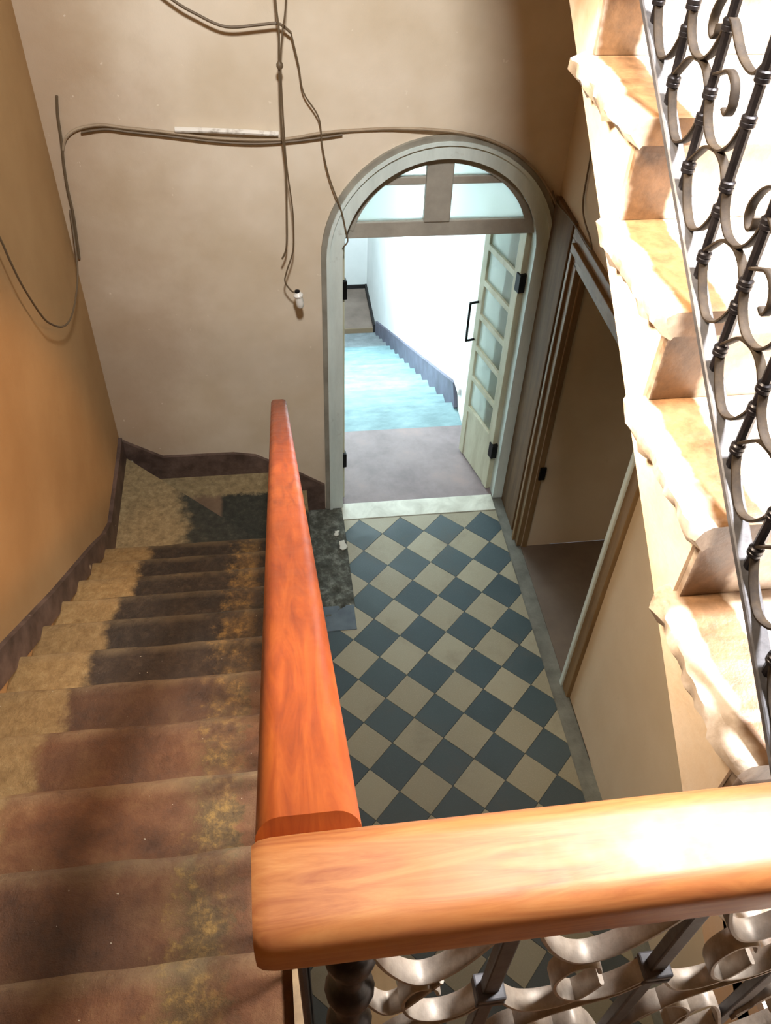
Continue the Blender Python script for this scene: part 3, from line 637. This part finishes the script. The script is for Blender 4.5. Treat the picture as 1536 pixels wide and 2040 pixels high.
# ------------------------------------------------------------------ cables and the hanging socket
YC = YB - 0.012
def cable(pts, r, m, lbl, cat='cable', n=6, sub=6, name='cable', group=None): return obj(name, tube(pts, r, n, sub), m, smooth=True, label=lbl, cat=cat, group=group)
cable([(-1.383, YC, 2.725), (-1.398, YC, 2.642), (-1.408, YC, 2.53), (-1.423, YC, 2.413), (-1.432, YC, 2.291), (-1.434, YC, 2.163), (-1.446, YC, 2.02), (-1.455, YC, 1.93)], 0.007, 'cable', 'thick brown cable stub hanging down the left corner of the back wall')
cable([(-1.412, YC, 2.484), (-1.383, YC, 2.541), (-1.323, YC, 2.579), (-1.219, YC, 2.595), (-1.109, YC, 2.58), (-0.93, YC, 2.559), (-0.678, YC, 2.525), (-0.395, YC, 2.516), (-0.178, YC, 2.545), (0.088, YC, 2.558), (0.28, YC - 0.015, 2.56), (0.45, YC - 0.018, 2.545), (0.62, YC - 0.018, 2.505), (0.78, YC - 0.018, 2.43), (0.92, YC - 0.018, 2.31), (1.03, YC - 0.01, 2.16)], 0.0075, 'cable_painted', 'painted-over cable looping across the back wall and over the arch')
cable([(-1.31, YC - 0.006, 2.565), (-1.20, YC - 0.006, 2.578), (-1.09, YC - 0.006, 2.563), (-0.93, YC - 0.006, 2.543), (-0.70, YC - 0.006, 2.512), (-0.50, YC - 0.006, 2.500), (-0.30, YC - 0.006, 2.512), (-0.10, YC - 0.004, 2.535)], 0.0055, 'cable', 'thin brown cable running just under the painted-over one')
obj('conduit', tube([(-0.885, YC - 0.008, 2.573), (-0.652, YC - 0.008, 2.562), (-0.405, YC - 0.008, 2.545)], 0.0125, 8), 'conduit', smooth=True, label='short white conduit tube on the back wall left of the arch', cat='conduit')
cable([(0.99, YC - 0.02, 2.24), (1.012, 0.22, 2.19), (1.016, 0.016, 2.212), (1.016, -0.155, 2.222), (1.018, -0.30, 2.222), (1.018, -0.345, 2.235), (1.018, -0.30, 2.262), (1.03, -0.146, 2.285), (1.04, -0.062, 2.336), (1.04, -0.047, 2.453), (1.04, -0.04, 2.62)], 0.0045, 'cable', 'dark cable turning the corner at the right of the arch')
# left wall: slack cable drooping off the wall
cable([(XL + 0.012, -2.3, 3.9), (XL + 0.014, -1.5, 3.45), (XL + 0.016, -1.12, 3.08), (-1.44, -0.97, 2.80), (-1.43, -0.916, 2.663), (-1.43, -0.882, 2.557), (-1.43, -0.826, 2.421), (-1.43, -0.71, 2.226), (-1.43, -0.614, 2.117), (-1.43, -0.441, 1.989), (-1.43, -0.266, 1.925), (-1.43, -0.072, 1.926), (-1.43, 0.078, 1.975), (-1.44, 0.20, 2.06), (-1.44, 0.262, 2.2)], 0.0045, 'cable', 'slack dark cable drooping off the left wall into the corner')
# pendant flex with knots and the empty socket
cable([(-0.41, 0.20, 4.68), (-0.41, 0.20, 3.7), (-0.39, 0.20, 3.146), (-0.381, 0.20, 3.013), (-0.388, 0.20, 2.872), (-0.391, 0.20, 2.612), (-0.381, 0.20, 2.424), (-0.386, 0.20, 2.197), (-0.396, 0.20, 2.008), (-0.423, 0.20, 1.933)], 0.0050, 'cable', 'dark dangling flex ending in a frayed tip left of the arch')
pf_ = thing('pendant_flex', (-0.33, 0.2, 3.4), 'thin hanging flex with a white bulb socket at its end, left of the arch', 'light socket')
obj('flex', tube([(-0.29, 0.187, 4.68), (-0.30, 0.187, 3.7), (-0.344, 0.187, 3.146), (-0.366, 0.187, 3.013), (-0.381, 0.187, 2.872), (-0.381, 0.187, 2.612), (-0.376, 0.187, 2.424), (-0.358, 0.187, 2.222), (-0.357, 0.187, 2.089), (-0.366, 0.187, 1.979), (-0.404, 0.187, 1.865), (-0.414, 0.187, 1.807), (-0.382, 0.187, 1.752), (-0.358, 0.187, 1.742)], 0.0042, 6), 'cable', parent=pf_, smooth=True)
bm = bmesh.new(); lathe(bm, -0.385, 0.195, [(0.008, 2.855), (0.015, 2.865), (0.015, 2.878), (0.008, 2.888)], 10); obj('knot', bm, 'cable', parent=pf_, smooth=True)
bm = bmesh.new(); lathe(bm, 0, 0, [(0.012, 0.095), (0.020, 0.085), (0.026, 0.078), (0.026, 0.070), (0.021, 0.066), (0.022, 0.03), (0.020, 0.008), (0.014, 0.0)][::-1], 16)
bmesh.ops.rotate(bm, verts=bm.verts, cent=(0, 0, 0.095), matrix=Matrix.Rotation(math.radians(-8), 3, 'Y')); bmesh.ops.translate(bm, verts=bm.verts, vec=(-0.350, 0.187, 1.650))
obj('socket', bm, 'white', parent=pf_, smooth=True, label='white bakelite bulb socket')
bm = bmesh.new(); lathe(bm, 0, 0, [(0.010, 0), (0.014, 0.003), (0.014, 0.012), (0.006, 0.016)], 10); bmesh.ops.translate(bm, verts=bm.verts, vec=(-0.352, 0.187, 1.741)); obj('socket_cap', bm, 'hinge', parent=pf_, smooth=True)
cable([(-1.46, 0.27, 4.68), (-1.44, 0.26, 4.0), (-1.25, 0.24, 3.48), (-0.98, 0.235, 3.25), (-0.824, 0.235, 3.122), (-0.728, 0.235, 3.065), (-0.607, 0.235, 3.015), (-0.457, 0.235, 3.023), (-0.381, 0.235, 3.027), (-0.329, 0.24, 2.99)], 0.0065, 'cable', 'thick brown cable sagging in from the top of the picture to the hanging flexes')
cable([(-0.328, 0.25, 2.987), (-0.30, 0.25, 2.856), (-0.281, 0.25, 2.738), (-0.214, 0.25, 2.625), (-0.20, 0.25, 2.496), (-0.171, 0.25, 2.349), (-0.109, 0.25, 2.165), (-0.088, 0.25, 2.069), (-0.075, 0.25, 1.999), (-0.095, 0.25, 1.966), (-0.10, 0.262, 1.95)], 0.0040, 'cable', 'thin loose cable running down to the top left of the door')
# cream board added to stand for a pale patch in the well
obj('cream_sheet', PR([(-0.40, -2.55), (-0.17, -2.62), (-0.10, -2.95), (-0.42, -2.95)], 'z', 0.002, 0.022), 'sheet', label='cream board added on the tiles for a pale patch seen through the front scrollwork', cat='sheet')
